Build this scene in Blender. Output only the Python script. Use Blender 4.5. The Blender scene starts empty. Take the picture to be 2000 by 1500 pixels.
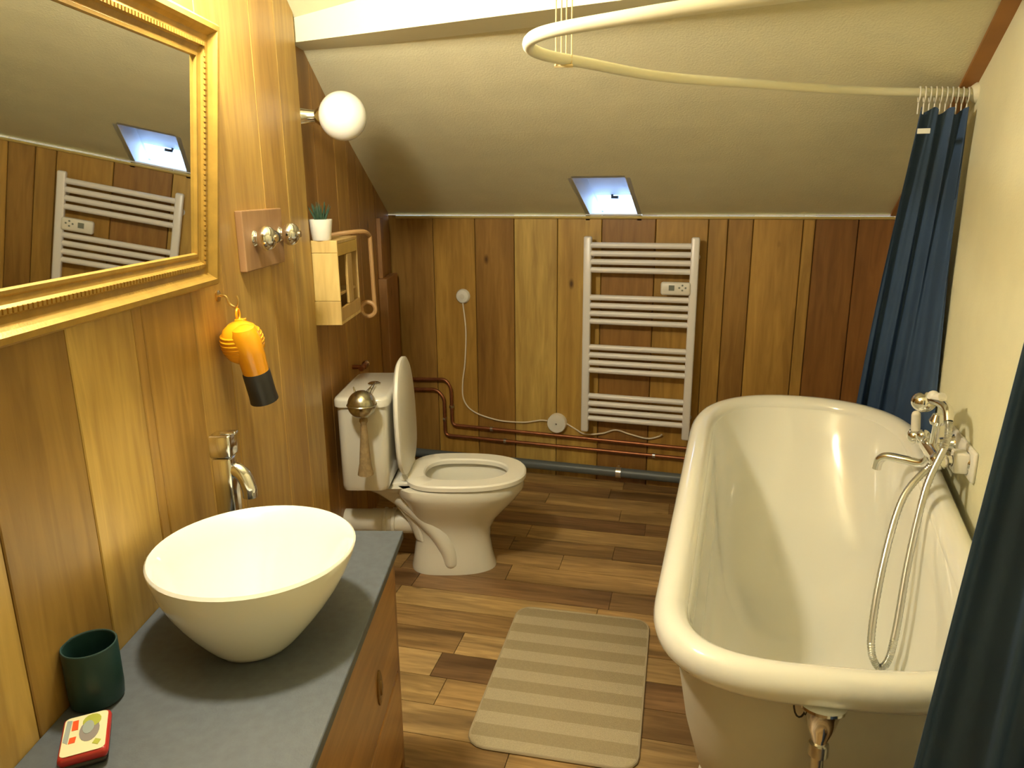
import bpy, math, random
from mathutils import Vector, Matrix
random.seed(7)
SC = bpy.context.scene
COL = SC.collection
PI = math.pi

# ------------------------------------------------------------------ camera, sky, exposure
CAM_H = 1.55
cam_d = bpy.data.cameras.new('camera')
cam = bpy.data.objects.new('camera', cam_d); COL.objects.link(cam)
cam_d.sensor_width = 36.0
cam_d.lens = 36.0 * 1448 / 2000
cam_d.clip_start = 0.01
yaw, pitch, roll = math.atan(480 / 1496), math.atan(378 / 1448), 0.009
F = Vector((-math.sin(yaw) * math.cos(pitch), math.cos(yaw) * math.cos(pitch), -math.sin(pitch)))
Rv = Vector((math.cos(yaw), math.sin(yaw), 0)); Uv = Rv.cross(F)
R2 = Rv * math.cos(roll) - Uv * math.sin(roll); U2 = Uv * math.cos(roll) + Rv * math.sin(roll)
cam.matrix_world = Matrix(((R2.x, U2.x, -F.x, 0), (R2.y, U2.y, -F.y, 0), (R2.z, U2.z, -F.z, CAM_H), (0, 0, 0, 1)))
SC.camera = cam

world = bpy.data.worlds.new('dusk_sky'); SC.world = world; world.use_nodes = True
bg = world.node_tree.nodes['Background']
bg.inputs[0].default_value = (0.42, 0.64, 1.0, 1); bg.inputs[1].default_value = 3.6

SC.view_settings.view_transform = 'Standard'
SC.view_settings.look = 'None'
SC.view_settings.gamma = 1.0
SC.view_settings.use_curve_mapping = False
SC.view_settings.exposure = 1.58
LAMP_COLOR = (1.0, 0.92, 0.70, 1)
LAMP_STRENGTH = 120.0

# ------------------------------------------------------------------ left wall frame
A = math.radians(15.9)
ld = Vector((-math.sin(A), math.cos(A), 0)); ln = Vector((math.cos(A), math.sin(A), 0))
W0 = -0.784
BACK_Y, RIGHT_X, FRONT_Y = 3.79, 0.63, -0.9
def L(s, o, z=0.0): return ld * s + ln * (W0 + o) + Vector((0, 0, z))
BR = [BACK_Y, 2.98, 2.82, 2.66, 2.50]; SL = [.422, .448, .475, .50, .525]
def slope_z(y):
    z = 1.43
    for i_, b_ in enumerate(BR):
        nx = BR[i_ + 1] if i_ + 1 < len(BR) else -9
        if y >= nx: return min(2.52, z + (b_ - y) * SL[i_])
        z += (b_ - nx) * SL[i_]

# ------------------------------------------------------------------ helpers
def tag(o, label=None, cat=None, group=None, kind=None):
    if label: o['label'] = label
    if cat: o['category'] = cat
    if group: o['group'] = group
    if kind: o['kind'] = kind
    return o
def empty(name, loc=(0, 0, 0), rot=(0, 0, 0), label=None, cat=None, group=None, kind=None):
    o = bpy.data.objects.new(name, None); COL.objects.link(o)
    o.location = loc; o.rotation_euler = rot; o.empty_display_size = 0.05
    return tag(o, label, cat, group, kind)
def copy_tree(o, parent=None):
    c = o.copy(); COL.objects.link(c); c.parent = parent
    for ch in list(o.children): copy_tree(ch, c)
    return c
def frame_of(d):
    d = Vector(d).normalized()
    a = Vector((0, 0, 1)) if abs(d.z) < .9 else Vector((1, 0, 0))
    u = d.cross(a).normalized(); return u, d.cross(u).normalized(), d
class MB:
    def __init__(s): s.v = []; s.f = []
    def ring_faces(s, base, n, rings, closed=True, cap0=True, cap1=True):
        for r in range(rings - 1):
            for k in range(n if closed else n - 1):
                a = base + r * n + k; b = base + r * n + (k + 1) % n
                s.f.append((a, b, b + n, a + n))
        if closed and cap0: s.f.append(tuple(base + k for k in reversed(range(n))))
        if closed and cap1: s.f.append(tuple(base + (rings - 1) * n + k for k in range(n)))
    def loft(s, rings, cap0=True, cap1=True, closed=True):
        base = len(s.v); n = len(rings[0])
        for r in rings: s.v += [tuple(p) for p in r]
        s.ring_faces(base, n, len(rings), closed, cap0, cap1); return s
    def box(s, a, b, bev=0.0):
        x0, y0, z0 = a; x1, y1, z1 = b
        if bev <= 0:
            return s.loft([[(x0, y0, z), (x1, y0, z), (x1, y1, z), (x0, y1, z)] for z in (z0, z1)])
        def rr(z, i): 
            q = []
            for cx, cy, a0 in ((x1 - bev, y1 - bev, 0), (x0 + bev, y1 - bev, PI / 2), (x0 + bev, y0 + bev, PI), (x1 - bev, y0 + bev, 1.5 * PI)):
                for k in range(4):
                    t = a0 + k * PI / 6; q.append((cx + (bev - i) * math.cos(t), cy + (bev - i) * math.sin(t), z))
            return q
        return s.loft([rr(z0, bev * .9), rr(z0 + bev * .3, bev * .3), rr(z0 + bev, 0), rr(z1 - bev, 0), rr(z1 - bev * .3, bev * .3), rr(z1, bev * .9)])
    def lathe(s, prof, o=(0, 0, 0), d=(0, 0, 1), n=24, cap0=True, cap1=True):
        u, v, w = frame_of(d); o = Vector(o); rings = []
        for r, h in prof:
            rings.append([o + w * h + (u * math.cos(2 * PI * k / n) + v * math.sin(2 * PI * k / n)) * max(r, 1e-5) for k in range(n)])
        return s.loft(rings, cap0, cap1)
    def sphere(s, c, r, n=20, m=12, sc=(1, 1, 1)):
        rings = []
        for j in range(m + 1):
            t = -PI / 2 + PI * j / m
            rings.append([(c[0] + sc[0] * r * max(math.cos(t), 1e-4) * math.cos(2 * PI * k / n), c[1] + sc[1] * r * max(math.cos(t), 1e-4) * math.sin(2 * PI * k / n), c[2] + sc[2] * r * math.sin(t)) for k in range(n)])
        return s.loft(rings)
    def tube(s, pts, r, n=10, closed=False, ribs=0.0):
        pts = [Vector(p) for p in pts]; m = len(pts)
        rad = r if callable(r) else (lambda t: r)
        ts = []
        for i in range(m):
            if closed: t = pts[(i + 1) % m] - pts[i - 1]
            else: t = pts[min(i + 1, m - 1)] - pts[max(i - 1, 0)]
            ts.append(t.normalized())
        u = frame_of(ts[0])[0]; rings = []
        for i in range(m):
            u = (u - ts[i] * u.dot(ts[i])).normalized(); v = ts[i].cross(u)
            rr = rad(i / max(1, m - 1)) * (1 - (ribs if i % 2 else 0))
            rings.append([pts[i] + (u * math.cos(2 * PI * k / n) + v * math.sin(2 * PI * k / n)) * rr for k in range(n)])
        if closed:
            base = len(s.v)
            for q in rings: s.v += [tuple(p) for p in q]
            for i in range(m):
                for k in range(n):
                    a = base + i * n + k; b = base + i * n + (k + 1) % n; j = (i + 1) % m
                    s.f.append((a, b, base + j * n + (k + 1) % n, base + j * n + k))
            return s
        return s.loft(rings)
    def build(s, name, mat, parent=None, smooth=True, loc=None, color=None):
        me = bpy.data.meshes.new(name); me.from_pydata([tuple(p) for p in s.v], [], s.f); me.update()
        import bmesh
        bm = bmesh.new(); bm.from_mesh(me); bmesh.ops.recalc_face_normals(bm, faces=bm.faces); bm.to_mesh(me); bm.free()
        if smooth:
            for p in me.polygons: p.use_smooth = True
            try: me.set_sharp_from_angle(angle=math.radians(42))
            except Exception: pass
        me.materials.append(mat)
        o = bpy.data.objects.new(name, me); COL.objects.link(o)
        if parent: o.parent = parent
        if loc: o.location = loc
        if color: o.color = color
        return o
def spline(pts, per=12, closed=False):
    P = [Vector(p) for p in pts]; n = len(P); out = []
    rng = n if closed else n - 1
    for i in range(rng):
        if closed: a, b, c, d = P[i - 1], P[i], P[(i + 1) % n], P[(i + 2) % n]
        else: a, b, c, d = P[max(i - 1, 0)], P[i], P[i + 1], P[min(i + 2, n - 1)]
        for k in range(per):
            t = k / per
            out.append(0.5 * ((2 * b) + (c - a) * t + (2 * a - 5 * b + 4 * c - d) * t * t + (3 * b - a - 3 * c + d) * t ** 3))
    if not closed: out.append(P[-1])
    return out

# ------------------------------------------------------------------ materials
def mat(name, color, rough=0.5, metal=0.0, bump=0.0, bscale=60, var=0.0, vscale=8, coat=0.0, spec=0.5, sss=0.0):
    m = bpy.data.materials.new(name); m.use_nodes = True; nt = m.node_tree; b = nt.nodes['Principled BSDF']
    b.inputs['Roughness'].default_value = rough; b.inputs['Metallic'].default_value = metal
    b.inputs['Specular IOR Level'].default_value = spec; b.inputs['Coat Weight'].default_value = coat
    b.inputs['Coat Roughness'].default_value = 0.05
    if sss: 
        b.inputs['Subsurface Weight'].default_value = sss; b.inputs['Subsurface Radius'].default_value = (.05, .05, .04)
    tc = nt.nodes.new('ShaderNodeTexCoord')
    nz = nt.nodes.new('ShaderNodeTexNoise'); nz.inputs['Scale'].default_value = vscale; nz.inputs['Detail'].default_value = 4
    nt.links.new(tc.outputs['Object'], nz.inputs['Vector'])
    rp = nt.nodes.new('ShaderNodeValToRGB'); k = var
    rp.color_ramp.elements[0].position = .3; rp.color_ramp.elements[1].position = .7
    rp.color_ramp.elements[0].color = tuple(c * (1 - k) for c in color[:3]) + (1,)
    rp.color_ramp.elements[1].color = tuple(min(1, c * (1 + k)) for c in color[:3]) + (1,)
    nt.links.new(nz.outputs['Fac'], rp.inputs['Fac']); nt.links.new(rp.outputs['Color'], b.inputs['Base Color'])
    if bump > 0:
        n2 = nt.nodes.new('ShaderNodeTexNoise'); n2.inputs['Scale'].default_value = bscale; n2.inputs['Detail'].default_value = 3
        nt.links.new(tc.outputs['Object'], n2.inputs['Vector'])
        bp = nt.nodes.new('ShaderNodeBump'); bp.inputs['Strength'].default_value = bump; bp.inputs['Distance'].default_value = 0.004
        nt.links.new(n2.outputs['Fac'], bp.inputs['Height']); nt.links.new(bp.outputs['Normal'], b.inputs['Normal'])
    return m
def wood(name, scale, rough=0.45, contrast=0.35, knots=True, coat=0.0, knot_scale=(3.2, 3.2, 1.6), streak=0.5):
    """Grain stretched along the axis with the small scale; tinted by each object's own colour."""
    m = bpy.data.materials.new(name); m.use_nodes = True; nt = m.node_tree; N = nt.nodes; K = nt.links.new
    b = N['Principled BSDF']; b.inputs['Roughness'].default_value = rough; b.inputs['Coat Weight'].default_value = coat
    b.inputs['Coat Roughness'].default_value = .25
    tc = N.new('ShaderNodeTexCoord'); oi = N.new('ShaderNodeObjectInfo')
    mul = N.new('ShaderNodeMath'); mul.operation = 'MULTIPLY'; mul.inputs[1].default_value = 37.0
    K(oi.outputs['Random'], mul.inputs[0])
    add = N.new('ShaderNodeVectorMath'); add.operation = 'ADD'
    cmb = N.new('ShaderNodeCombineXYZ')
    for i in range(3): K(mul.outputs[0], cmb.inputs[i])
    K(tc.outputs['Object'], add.inputs[0]); K(cmb.outputs[0], add.inputs[1])
    mp = N.new('ShaderNodeMapping'); mp.inputs['Scale'].default_value = scale; K(add.outputs[0], mp.inputs['Vector'])
    fine = N.new('ShaderNodeTexNoise'); fine.inputs['Scale'].default_value = 4.0; fine.inputs['Detail'].default_value = 7; fine.inputs['Distortion'].default_value = .8
    K(mp.outputs[0], fine.inputs['Vector'])
    mp2 = N.new('ShaderNodeMapping'); mp2.inputs['Scale'].default_value = tuple(x * .3 for x in scale); K(add.outputs[0], mp2.inputs['Vector'])
    broad = N.new('ShaderNodeTexNoise'); broad.inputs['Scale'].default_value = 1.6; broad.inputs['Detail'].default_value = 3; broad.inputs['Distortion'].default_value = 1.2
    K(mp2.outputs[0], broad.inputs['Vector'])
    r1 = N.new('ShaderNodeValToRGB'); r1.color_ramp.elements[0].position = .3; r1.color_ramp.elements[1].position = .72
    lo = 1 - contrast; r1.color_ramp.elements[0].color = (lo, lo * .94, lo * .88, 1); r1.color_ramp.elements[1].color = (1, 1, 1, 1)
    K(fine.outputs['Fac'], r1.inputs['Fac'])
    r2 = N.new('ShaderNodeValToRGB'); r2.color_ramp.elements[0].position = .32; r2.color_ramp.elements[1].position = .68
    l2 = 1 - contrast * streak * 1.6; r2.color_ramp.elements[0].color = (l2, l2 * .92, l2 * .85, 1); r2.color_ramp.elements[1].color = (1.12, 1.12, 1.1, 1)
    K(broad.outputs['Fac'], r2.inputs['Fac'])
    x1 = N.new('ShaderNodeMix'); x1.data_type = 'RGBA'; x1.blend_type = 'MULTIPLY'; x1.inputs[0].default_value = 1
    K(r1.outputs[0], x1.inputs[6]); K(r2.outputs[0], x1.inputs[7])
    x2 = N.new('ShaderNodeMix'); x2.data_type = 'RGBA'; x2.blend_type = 'MULTIPLY'; x2.inputs[0].default_value = 1
    K(x1.outputs[2], x2.inputs[6]); K(oi.outputs['Color'], x2.inputs[7]); last = x2
    if knots:
        mk = N.new('ShaderNodeMapping'); mk.inputs['Scale'].default_value = knot_scale; K(add.outputs[0], mk.inputs['Vector'])
        vo = N.new('ShaderNodeTexVoronoi'); vo.inputs['Scale'].default_value = 1.4; K(mk.outputs[0], vo.inputs['Vector'])
        rk = N.new('ShaderNodeValToRGB'); rk.color_ramp.elements[0].position = .02; rk.color_ramp.elements[1].position = .075
        rk.color_ramp.elements[0].color = (.22, .16, .1, 1); rk.color_ramp.elements[1].color = (1, 1, 1, 1)
        K(vo.outputs['Distance'], rk.inputs['Fac'])
        x3 = N.new('ShaderNodeMix'); x3.data_type = 'RGBA'; x3.blend_type = 'MULTIPLY'; x3.inputs[0].default_value = 1
        K(x2.outputs[2], x3.inputs[6]); K(rk.outputs[0], x3.inputs[7]); last = x3
    K(last.outputs[2], b.inputs['Base Color'])
    bp = N.new('ShaderNodeBump'); bp.inputs['Strength'].default_value = .12; bp.inputs['Distance'].default_value = .002
    K(fine.outputs['Fac'], bp.inputs['Height']); K(bp.outputs[0], b.inputs['Normal'])
    return m
M = {}
M['panel'] = wood('panel_wood', (9, 9, .9), rough=.42, contrast=.32)
M['floor'] = wood('floor_laminate', (1.3, 13, 13), rough=.42, contrast=.46, knot_scale=(1.6, 4, 4), streak=.8)
M['dresser'] = wood('dresser_wood', (10, .9, 10), rough=.35, contrast=.35, knots=False, coat=.2)
M['crate'] = wood('crate_wood', (9, 9, 1.2), rough=.6, contrast=.2, knots=False)
M['cream'] = mat('cream_wallpaper', (.78, .76, .54), .85, bump=.25, bscale=140, var=.03)
M['ceil'] = mat('woven_ceiling_paper', (.70, .665, .46), .9, bump=.35, bscale=160, var=.03)
M['beamwhite'] = mat('painted_beam', (.80, .78, .60), .6, bump=.08, bscale=30, var=.02)
M['porcelain'] = mat('porcelain', (.82, .81, .75), .12, coat=.5)
M['toilet'] = mat('toilet_porcelain', (.74, .72, .65), .12, coat=.4)
M['plasticw'] = mat('white_plastic', (.80, .78, .72), .35)
M['enamel'] = mat('tub_enamel', (.80, .80, .745), .14, coat=.6)
M['tubout'] = mat('tub_outer_paint', (.62, .60, .52), .4, var=.03)
M['rad'] = mat('radiator_enamel', (.80, .78, .78), .3)
M['chrome'] = mat('chrome', (.82, .82, .80), .12, 1.0)
M['hose'] = mat('hose_steel', (.66, .66, .63), .3, 1.0)
M['steel'] = mat('brushed_steel', (.62, .60, .55), .3, 1.0)
M['silver'] = mat('tarnished_silver', (.50, .47, .36), .25, 1.0, var=.25, vscale=60)
M['brass'] = mat('brass', (.75, .55, .22), .3, 1.0)
M['agedbrass'] = mat('aged_brass', (.26, .15, .05), .45, .6, var=.2, vscale=60)
M['copper'] = mat('old_copper', (.34, .13, .06), .38, .75, var=.15, vscale=30)
M['gold'] = mat('gilt_frame', (.40, .24, .045), .42, .4, bump=.1, bscale=220, var=.12, vscale=30)
M['golddark'] = mat('gilt_groove', (.30, .18, .04), .5, .4)
M['slate'] = mat('slate_worktop', (.085, .098, .115), .5, bump=.06, bscale=300, var=.10, vscale=60)
M['curtain'] = mat('blue_curtain', (.034, .070, .150), .7, bump=.12, bscale=500, var=.1, vscale=5)
M['curtag'] = mat('white_tag', (.8, .8, .76), .6)
M['greenc'] = mat('dark_green_cup', (.014, .046, .048), .4, var=.08)
M['yellow'] = mat('yellow_plastic', (.86, .36, .008), .25, coat=.4)
M['black'] = mat('black_plastic', (.018, .017, .016), .35)
M['dark'] = mat('brown_backing_board', (.22, .12, .05), .8)
M['greypvc'] = mat('grey_pvc', (.115, .135, .145), .4)
M['pvcw'] = mat('white_pvc', (.75, .72, .64), .4)
M['red'] = mat('red_tin', (.45, .026, .02), .35, coat=.3)
M['tinblack'] = mat('black_tin', (.03, .025, .025), .35)
M['leaf'] = mat('plant_leaf', (.035, .075, .045), .55, var=.3, vscale=40)
M['pot'] = mat('white_pot', (.85, .84, .78), .35)
M['water'] = mat('bowl_water', (.55, .55, .48), .03, coat=1)
M['hairc'] = mat('tassel_thread', (.30, .21, .10), .85, bump=.6, bscale=120, var=.2, vscale=50)
M['goldtrim'] = mat('gold_bead_trim', (.62, .48, .17), .4, .3)
M['brownstrip'] = mat('brown_strip_paint', (.34, .15, .035), .5, var=.15, vscale=5)
M['lcd'] = mat('lcd_grey', (.20, .22, .19), .3)
M['cord'] = mat('white_cord', (.78, .70, .56), .6)
M['string'] = mat('tan_string', (.72, .58, .30), .8)
M['copperstrap'] = mat('bent_wood_strap', (.50, .29, .12), .5, var=.1)
# lit globe
m = bpy.data.materials.new('lit_globe_glass'); m.use_nodes = True; nt = m.node_tree
for n_ in list(nt.nodes):
    if n_.type == 'BSDF_PRINCIPLED': nt.nodes.remove(n_)
em = nt.nodes.new('ShaderNodeEmission'); em.inputs[0].default_value = LAMP_COLOR; em.inputs[1].default_value = LAMP_STRENGTH
nt.links.new(em.outputs[0], nt.nodes['Material Output'].inputs[0]); M['lit'] = m
M['globe'] = mat('opal_globe_glass', (.93, .92, .88), .15, coat=.4, sss=1.0)
# mirror glass
M['mirror'] = mat('mirror_glass', (.86, .87, .84), .01, 1.0)
# window glass
m = bpy.data.materials.new('window_glass'); m.use_nodes = True; nt = m.node_tree
tr = nt.nodes.new('ShaderNodeBsdfTransparent'); tr.inputs[0].default_value = (.95, .97, 1, 1)
gl = nt.nodes.new('ShaderNodeBsdfGlossy'); gl.inputs['Roughness'].default_value = .02
mx = nt.nodes.new('ShaderNodeMixShader'); mx.inputs[0].default_value = .06
nt.links.new(tr.outputs[0], mx.inputs[1]); nt.links.new(gl.outputs[0], mx.inputs[2]); nt.links.new(mx.outputs[0], nt.nodes['Material Output'].inputs[0])
M['glass'] = m
M['winwhite'] = mat('window_paint', (.78, .80, .84), .5)
# rug: stripes across its length
m = mat('rug_weave', (.5, .45, .33), .95, bump=.8, bscale=420); nt = m.node_tree
tc = nt.nodes.new('ShaderNodeTexCoord'); sx = nt.nodes.new('ShaderNodeSeparateXYZ'); nt.links.new(tc.outputs['Object'], sx.inputs[0])
def mth(op, a, b=None):
    q = nt.nodes.new('ShaderNodeMath'); q.operation = op
    for i, x in enumerate((a, b)):
        if x is None: continue
        if isinstance(x, (int, float)): q.inputs[i].default_value = x
        else: nt.links.new(x, q.inputs[i])
    return q.outputs[0]
st = mth('GREATER_THAN', mth('FRACT', mth('ADD', mth('MULTIPLY', sx.outputs[1], 9.3), .1)), .5)
mx = nt.nodes.new('ShaderNodeMix'); mx.data_type = 'RGBA'; nt.links.new(st, mx.inputs[0])
mx.inputs[6].default_value = (.45, .37, .225, 1); mx.inputs[7].default_value = (.58, .50, .335, 1)
wv = nt.nodes.new('ShaderNodeTexNoise'); wv.inputs['Scale'].default_value = 260; nt.links.new(tc.outputs['Object'], wv.inputs['Vector'])
rp = nt.nodes.new('ShaderNodeValToRGB'); rp.color_ramp.elements[0].color = (.72, .72, .72, 1); rp.color_ramp.elements[1].color = (1.1, 1.1, 1.1, 1)
nt.links.new(wv.outputs['Fac'], rp.inputs['Fac'])
m2 = nt.nodes.new('ShaderNodeMix'); m2.data_type = 'RGBA'; m2.blend_type = 'MULTIPLY'; m2.inputs[0].default_value = 1
nt.links.new(mx.outputs[2], m2.inputs[6]); nt.links.new(rp.outputs[0], m2.inputs[7]); nt.links.new(m2.outputs[2], nt.nodes['Principled BSDF'].inputs['Base Color'])
M['rug'] = m

# ------------------------------------------------------------------ room shell
def left_x(y, o=0.0): return (W0 + o - ln.y * y) / ln.x
FAR_O = -0.025                                   # the panelling by the toilet sits a little further back
room = [(left_x(FRONT_Y), FRONT_Y), (RIGHT_X, FRONT_Y), (RIGHT_X, BACK_Y), (left_x(BACK_Y, FAR_O), BACK_Y), (left_x(2.43, FAR_O), 2.43), (left_x(2.43), 2.43)]
fl = MB(); fl.loft([[(x, y, z) for x, y in [(-2.05, FRONT_Y), (RIGHT_X + .1, FRONT_Y), (RIGHT_X + .1, BACK_Y + .1), (-2.05, BACK_Y + .1)]] for z in (-.05, -.006)])
floor = tag(fl.build('floor', M['dark'], smooth=False), 'brown wood-look laminate floor of the bathroom', kind='structure')
def clip(poly, planes):
    for (nx, ny, d) in planes:
        out = []
        for i in range(len(poly)):
            a, b = poly[i - 1], poly[i]
            da, db = nx * a[0] + ny * a[1] - d, nx * b[0] + ny * b[1] - d
            if (da <= 0) != (db <= 0):
                t = da / (da - db); out.append((a[0] + (b[0] - a[0]) * t, a[1] + (b[1] - a[1]) * t))
            if db <= 0: out.append(b)
        poly = out
        if len(poly) < 3: return []
    return poly
planes = [(-ln.x, -ln.y, -(W0 + FAR_O)), (1, 0, RIGHT_X), (0, 1, BACK_Y), (0, -1, -FRONT_Y)]
fa = math.radians(4.0); fc, fs = math.cos(fa), math.sin(fa)
FW = 0.132
tones = [(.42, .245, .095), (.50, .31, .13), (.33, .185, .07), (.25, .13, .055), (.46, .28, .11), (.29, .16, .065)]
row = 0; v = -1.3
while v < 4.3:
    u = -2.8 + (row * .37) % .8
    while u < 1.6:
        ln_ = random.choice((.46, .62, .8, .95)); g = .0012
        q = [(u + g, v + g), (u + ln_ - g, v + g), (u + ln_ - g, v + FW - g), (u + g, v + FW - g)]
        q = clip([(x * fc - y * fs, x * fs + y * fc) for x, y in q], planes)
        if len(q) >= 3:
            cx = sum(p[0] for p in q) / len(q); cy = sum(p[1] for p in q) / len(q)
            ql = [((p[0] - cx) * fc + (p[1] - cy) * fs, -(p[0] - cx) * fs + (p[1] - cy) * fc) for p in q]
            mb = MB(); mb.loft([[(x, y, z) for x, y in ql] for z in (-.006, 0)])
            t = random.choice(tones); k = random.uniform(1.3, 1.55)
            o = mb.build('plank', M['floor'], floor, False, (cx, cy, 0), (t[0] * k * .88, t[1] * k * .97, t[2] * k * 1.05, 1)); o.rotation_euler.z = fa
        u += ln_
    v += FW; row += 1

WOOD_TINT = (1.08, 1.2, 1.05)
# left wall: backing + planks
wl = MB()
def wall_poly(s0, s1, o0, o1, mb, z0=0.0, zt=None):
    b = [L(s0, o0), L(s0, o1), L(s1, o1), L(s1, o0)]
    mb.loft([[(p.x, p.y, z0) for p in b], [(p.x, p.y, (zt if zt is not None else slope_z(p.y) + .0)) for p in b]])
wallL = MB(); wall_poly(-1.1, 1.2, -.16, -.03, wallL); wall_poly(1.2, 2.62, -.16, -.03, wallL); wall_poly(2.62, 3.15, -.16, -.045, wallL); wall_poly(3.15, 4.2, -.16, -.045, wallL)
wall_left = tag(wallL.build('wall_left', M['dark'], smooth=False), 'honey wood panelled wall behind the mirror and basin', kind='structure')
def plank_left(s0, s1, o, c, th=.03):
    g = .0016; mid = L((s0 + s1) / 2, 0)
    b = [L(s0 + g, o - th), L(s0 + g, o), L(s1 - g, o), L(s1 - g, o - th)]
    ch = .002
    bf = [L(s0 + g, o - th), L(s0 + g, o - ch), L(s0 + g + ch, o), L(s1 - g - ch, o), L(s1 - g, o - ch), L(s1 - g, o - th)]
    mb = MB(); mb.loft([[(p.x - mid.x, p.y - mid.y, 0) for p in bf], [(p.x - mid.x, p.y - mid.y, slope_z(p.y) - .001) for p in bf]])
    k = WOOD_TINT
    return mb.build('plank', M['panel'], wall_left, False, (mid.x, mid.y, 0), (c[0] * k[0], c[1] * k[1], c[2] * k[2], 1))
H1, H2, H3, H4 = (.50, .285, .085), (.60, .37, .125), (.40, .215, .065), (.34, .165, .055)
for s0, s1, c in [(-1.05, -.6, H1), (-.6, -.2, H3), (-.2, .2, H2), (.2, .55, H1), (.55, .78, H3), (.78, .972, H2), (.972, 1.194, (.40, .225, .07)), (1.194, 1.405, (.60, .37, .12)), (1.405, 1.44, (.52, .29, .09)),
                  (1.44, 1.66, (.46, .25, .07)), (1.66, 1.84, (.50, .28, .08)), (1.84, 2.19, (.53, .31, .10)), (2.19, 2.40, (.50, .28, .085)), (2.40, 2.60, (.56, .34, .11))]:
    plank_left(s0, s1, 0.0, c)
for s0, s1, c in [(2.602, 2.82, (.40, .20, .065)), (2.82, 3.10, (.42, .21, .07)), (3.10, 3.29, (.47, .25, .08)), (3.29, 3.46, (.40, .20, .065)), (3.46, 3.79, (.42, .22, .07)), (3.79, 4.155, (.34, .165, .055))]:
    plank_left(s0, s1, FAR_O, c, .02)

# back wall
wb = MB(); wb.box((-2.1, BACK_Y + .02, 0), (RIGHT_X + .1, BACK_Y + .15, 1.43))
wall_back = tag(wb.build('wall_back', M['dark'], smooth=False), 'low wood plank knee wall behind the towel radiator', kind='structure')
bx = [-1.935, -1.663, -1.419, -1.198, -.962, -.731, -.46, -.207, -.116, 0.0, .223, .276, .46, RIGHT_X]
bc = [(.36, .185, .055), (.50, .27, .07), (.36, .18, .05), (.66, .43, .15), (.56, .33, .095), (.33, .155, .045), (.50, .275, .07), (.40, .215, .055), (.36, .185, .05), (.47, .255, .07), (.50, .28, .08), (.27, .115, .035), (.27, .11, .033)]
for i, c in enumerate(bc):
    x0, x1 = bx[i] + .0016, bx[i + 1] - .0016; xm = (x0 + x1) / 2; h = (x1 - x0) / 2; ch = .003
    pf = [(-h, .02), (-h, ch), (-h + ch, 0), (h - ch, 0), (h, ch), (h, .02)]
    mb = MB(); mb.loft([[(x, y, z) for x, y in pf] for z in (0, 1.425)])
    mb.build('plank', M['panel'], wall_back, False, (xm, BACK_Y, 0), (c[0] * WOOD_TINT[0], c[1] * WOOD_TINT[1], c[2] * WOOD_TINT[2], 1))
# right and front wall
mb = MB(); prof = [FRONT_Y - .1, 2.50 - (2.52 - slope_z(2.50)) / .525] + BR[::-1]
for i in range(len(prof) - 1):
    y0, y1 = prof[i], prof[i + 1]
    mb.loft([[(RIGHT_X, y0, 0), (RIGHT_X + .12, y0, 0), (RIGHT_X + .12, y1, 0), (RIGHT_X, y1, 0)], [(RIGHT_X, y0, slope_z(y0)), (RIGHT_X + .12, y0, slope_z(y0)), (RIGHT_X + .12, y1, slope_z(y1)), (RIGHT_X, y1, slope_z(y1))]])
tag(mb.build('wall_right', M['cream'], smooth=False), 'cream textured wall beside the bathtub', kind='structure')
mb = MB(); mb.box((-.65, FRONT_Y - .12, 0), (RIGHT_X, FRONT_Y, 2.52))
tag(mb.build('wall_front', M['cream'], smooth=False), 'plain cream wall behind the viewer', kind='structure')

# ceiling with the skylight opening
WX0, WX1, WY0 = -.795, -.552, 3.385
cm = MB()
def cquad(x0, x1, y0, y1): cm.loft([[(x0, y0, slope_z(y0)), (x1, y0, slope_z(y0)), (x1, y1, slope_z(y1)), (x0, y1, slope_z(y1))], [(x0, y0, slope_z(y0) + .03), (x1, y0, slope_z(y0) + .03), (x1, y1, slope_z(y1) + .03), (x0, y1, slope_z(y1) + .03)]])
XL, XR = -2.05, RIGHT_X + .12
cquad(XL, WX0, WY0, BACK_Y); cquad(WX1, XR, WY0, BACK_Y); cquad(XL, XR, BR[1], WY0)
YF = 2.50 - (2.52 - slope_z(2.50)) / .525
for a_, b_ in zip(BR[2:] + [YF], BR[1:]): cquad(XL, XR, a_, b_)
cquad(XL, XR, FRONT_Y - .12, YF)
tag(cm.build('ceiling', M['ceil'], smooth=False), 'sloping attic ceiling covered in beige woven paper', kind='structure')
# beam
mb = MB()
b0, b1, b2, b3 = Vector((-1.60, 2.326)), Vector((RIGHT_X, 1.94)), Vector((RIGHT_X, 2.155)), Vector((-1.60, 2.49))
mb.loft([[(p.x, p.y, 2.028) for p in (b0, b1, b2, b3)], [(p.x, p.y, z) for p, z in ((b0, slope_z(b0.y) + .02), (b1, slope_z(b1.y) + .02), (b2, slope_z(b2.y) + .02), (b3, 2.05))]])
tag(mb.build('trim_1', M['beamwhite'], smooth=False), 'white painted purlin beam crossing the slope', kind='structure')
# gold bead along top of back wall
mb = MB(); mb.tube([(left_x(BACK_Y) + .02, BACK_Y - .006, 1.415), (RIGHT_X, BACK_Y - .006, 1.415)], .008, 8)
tag(mb.build('trim_2', M['goldtrim']), 'thin gold bead along the top of the plank wall', kind='structure')
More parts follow.
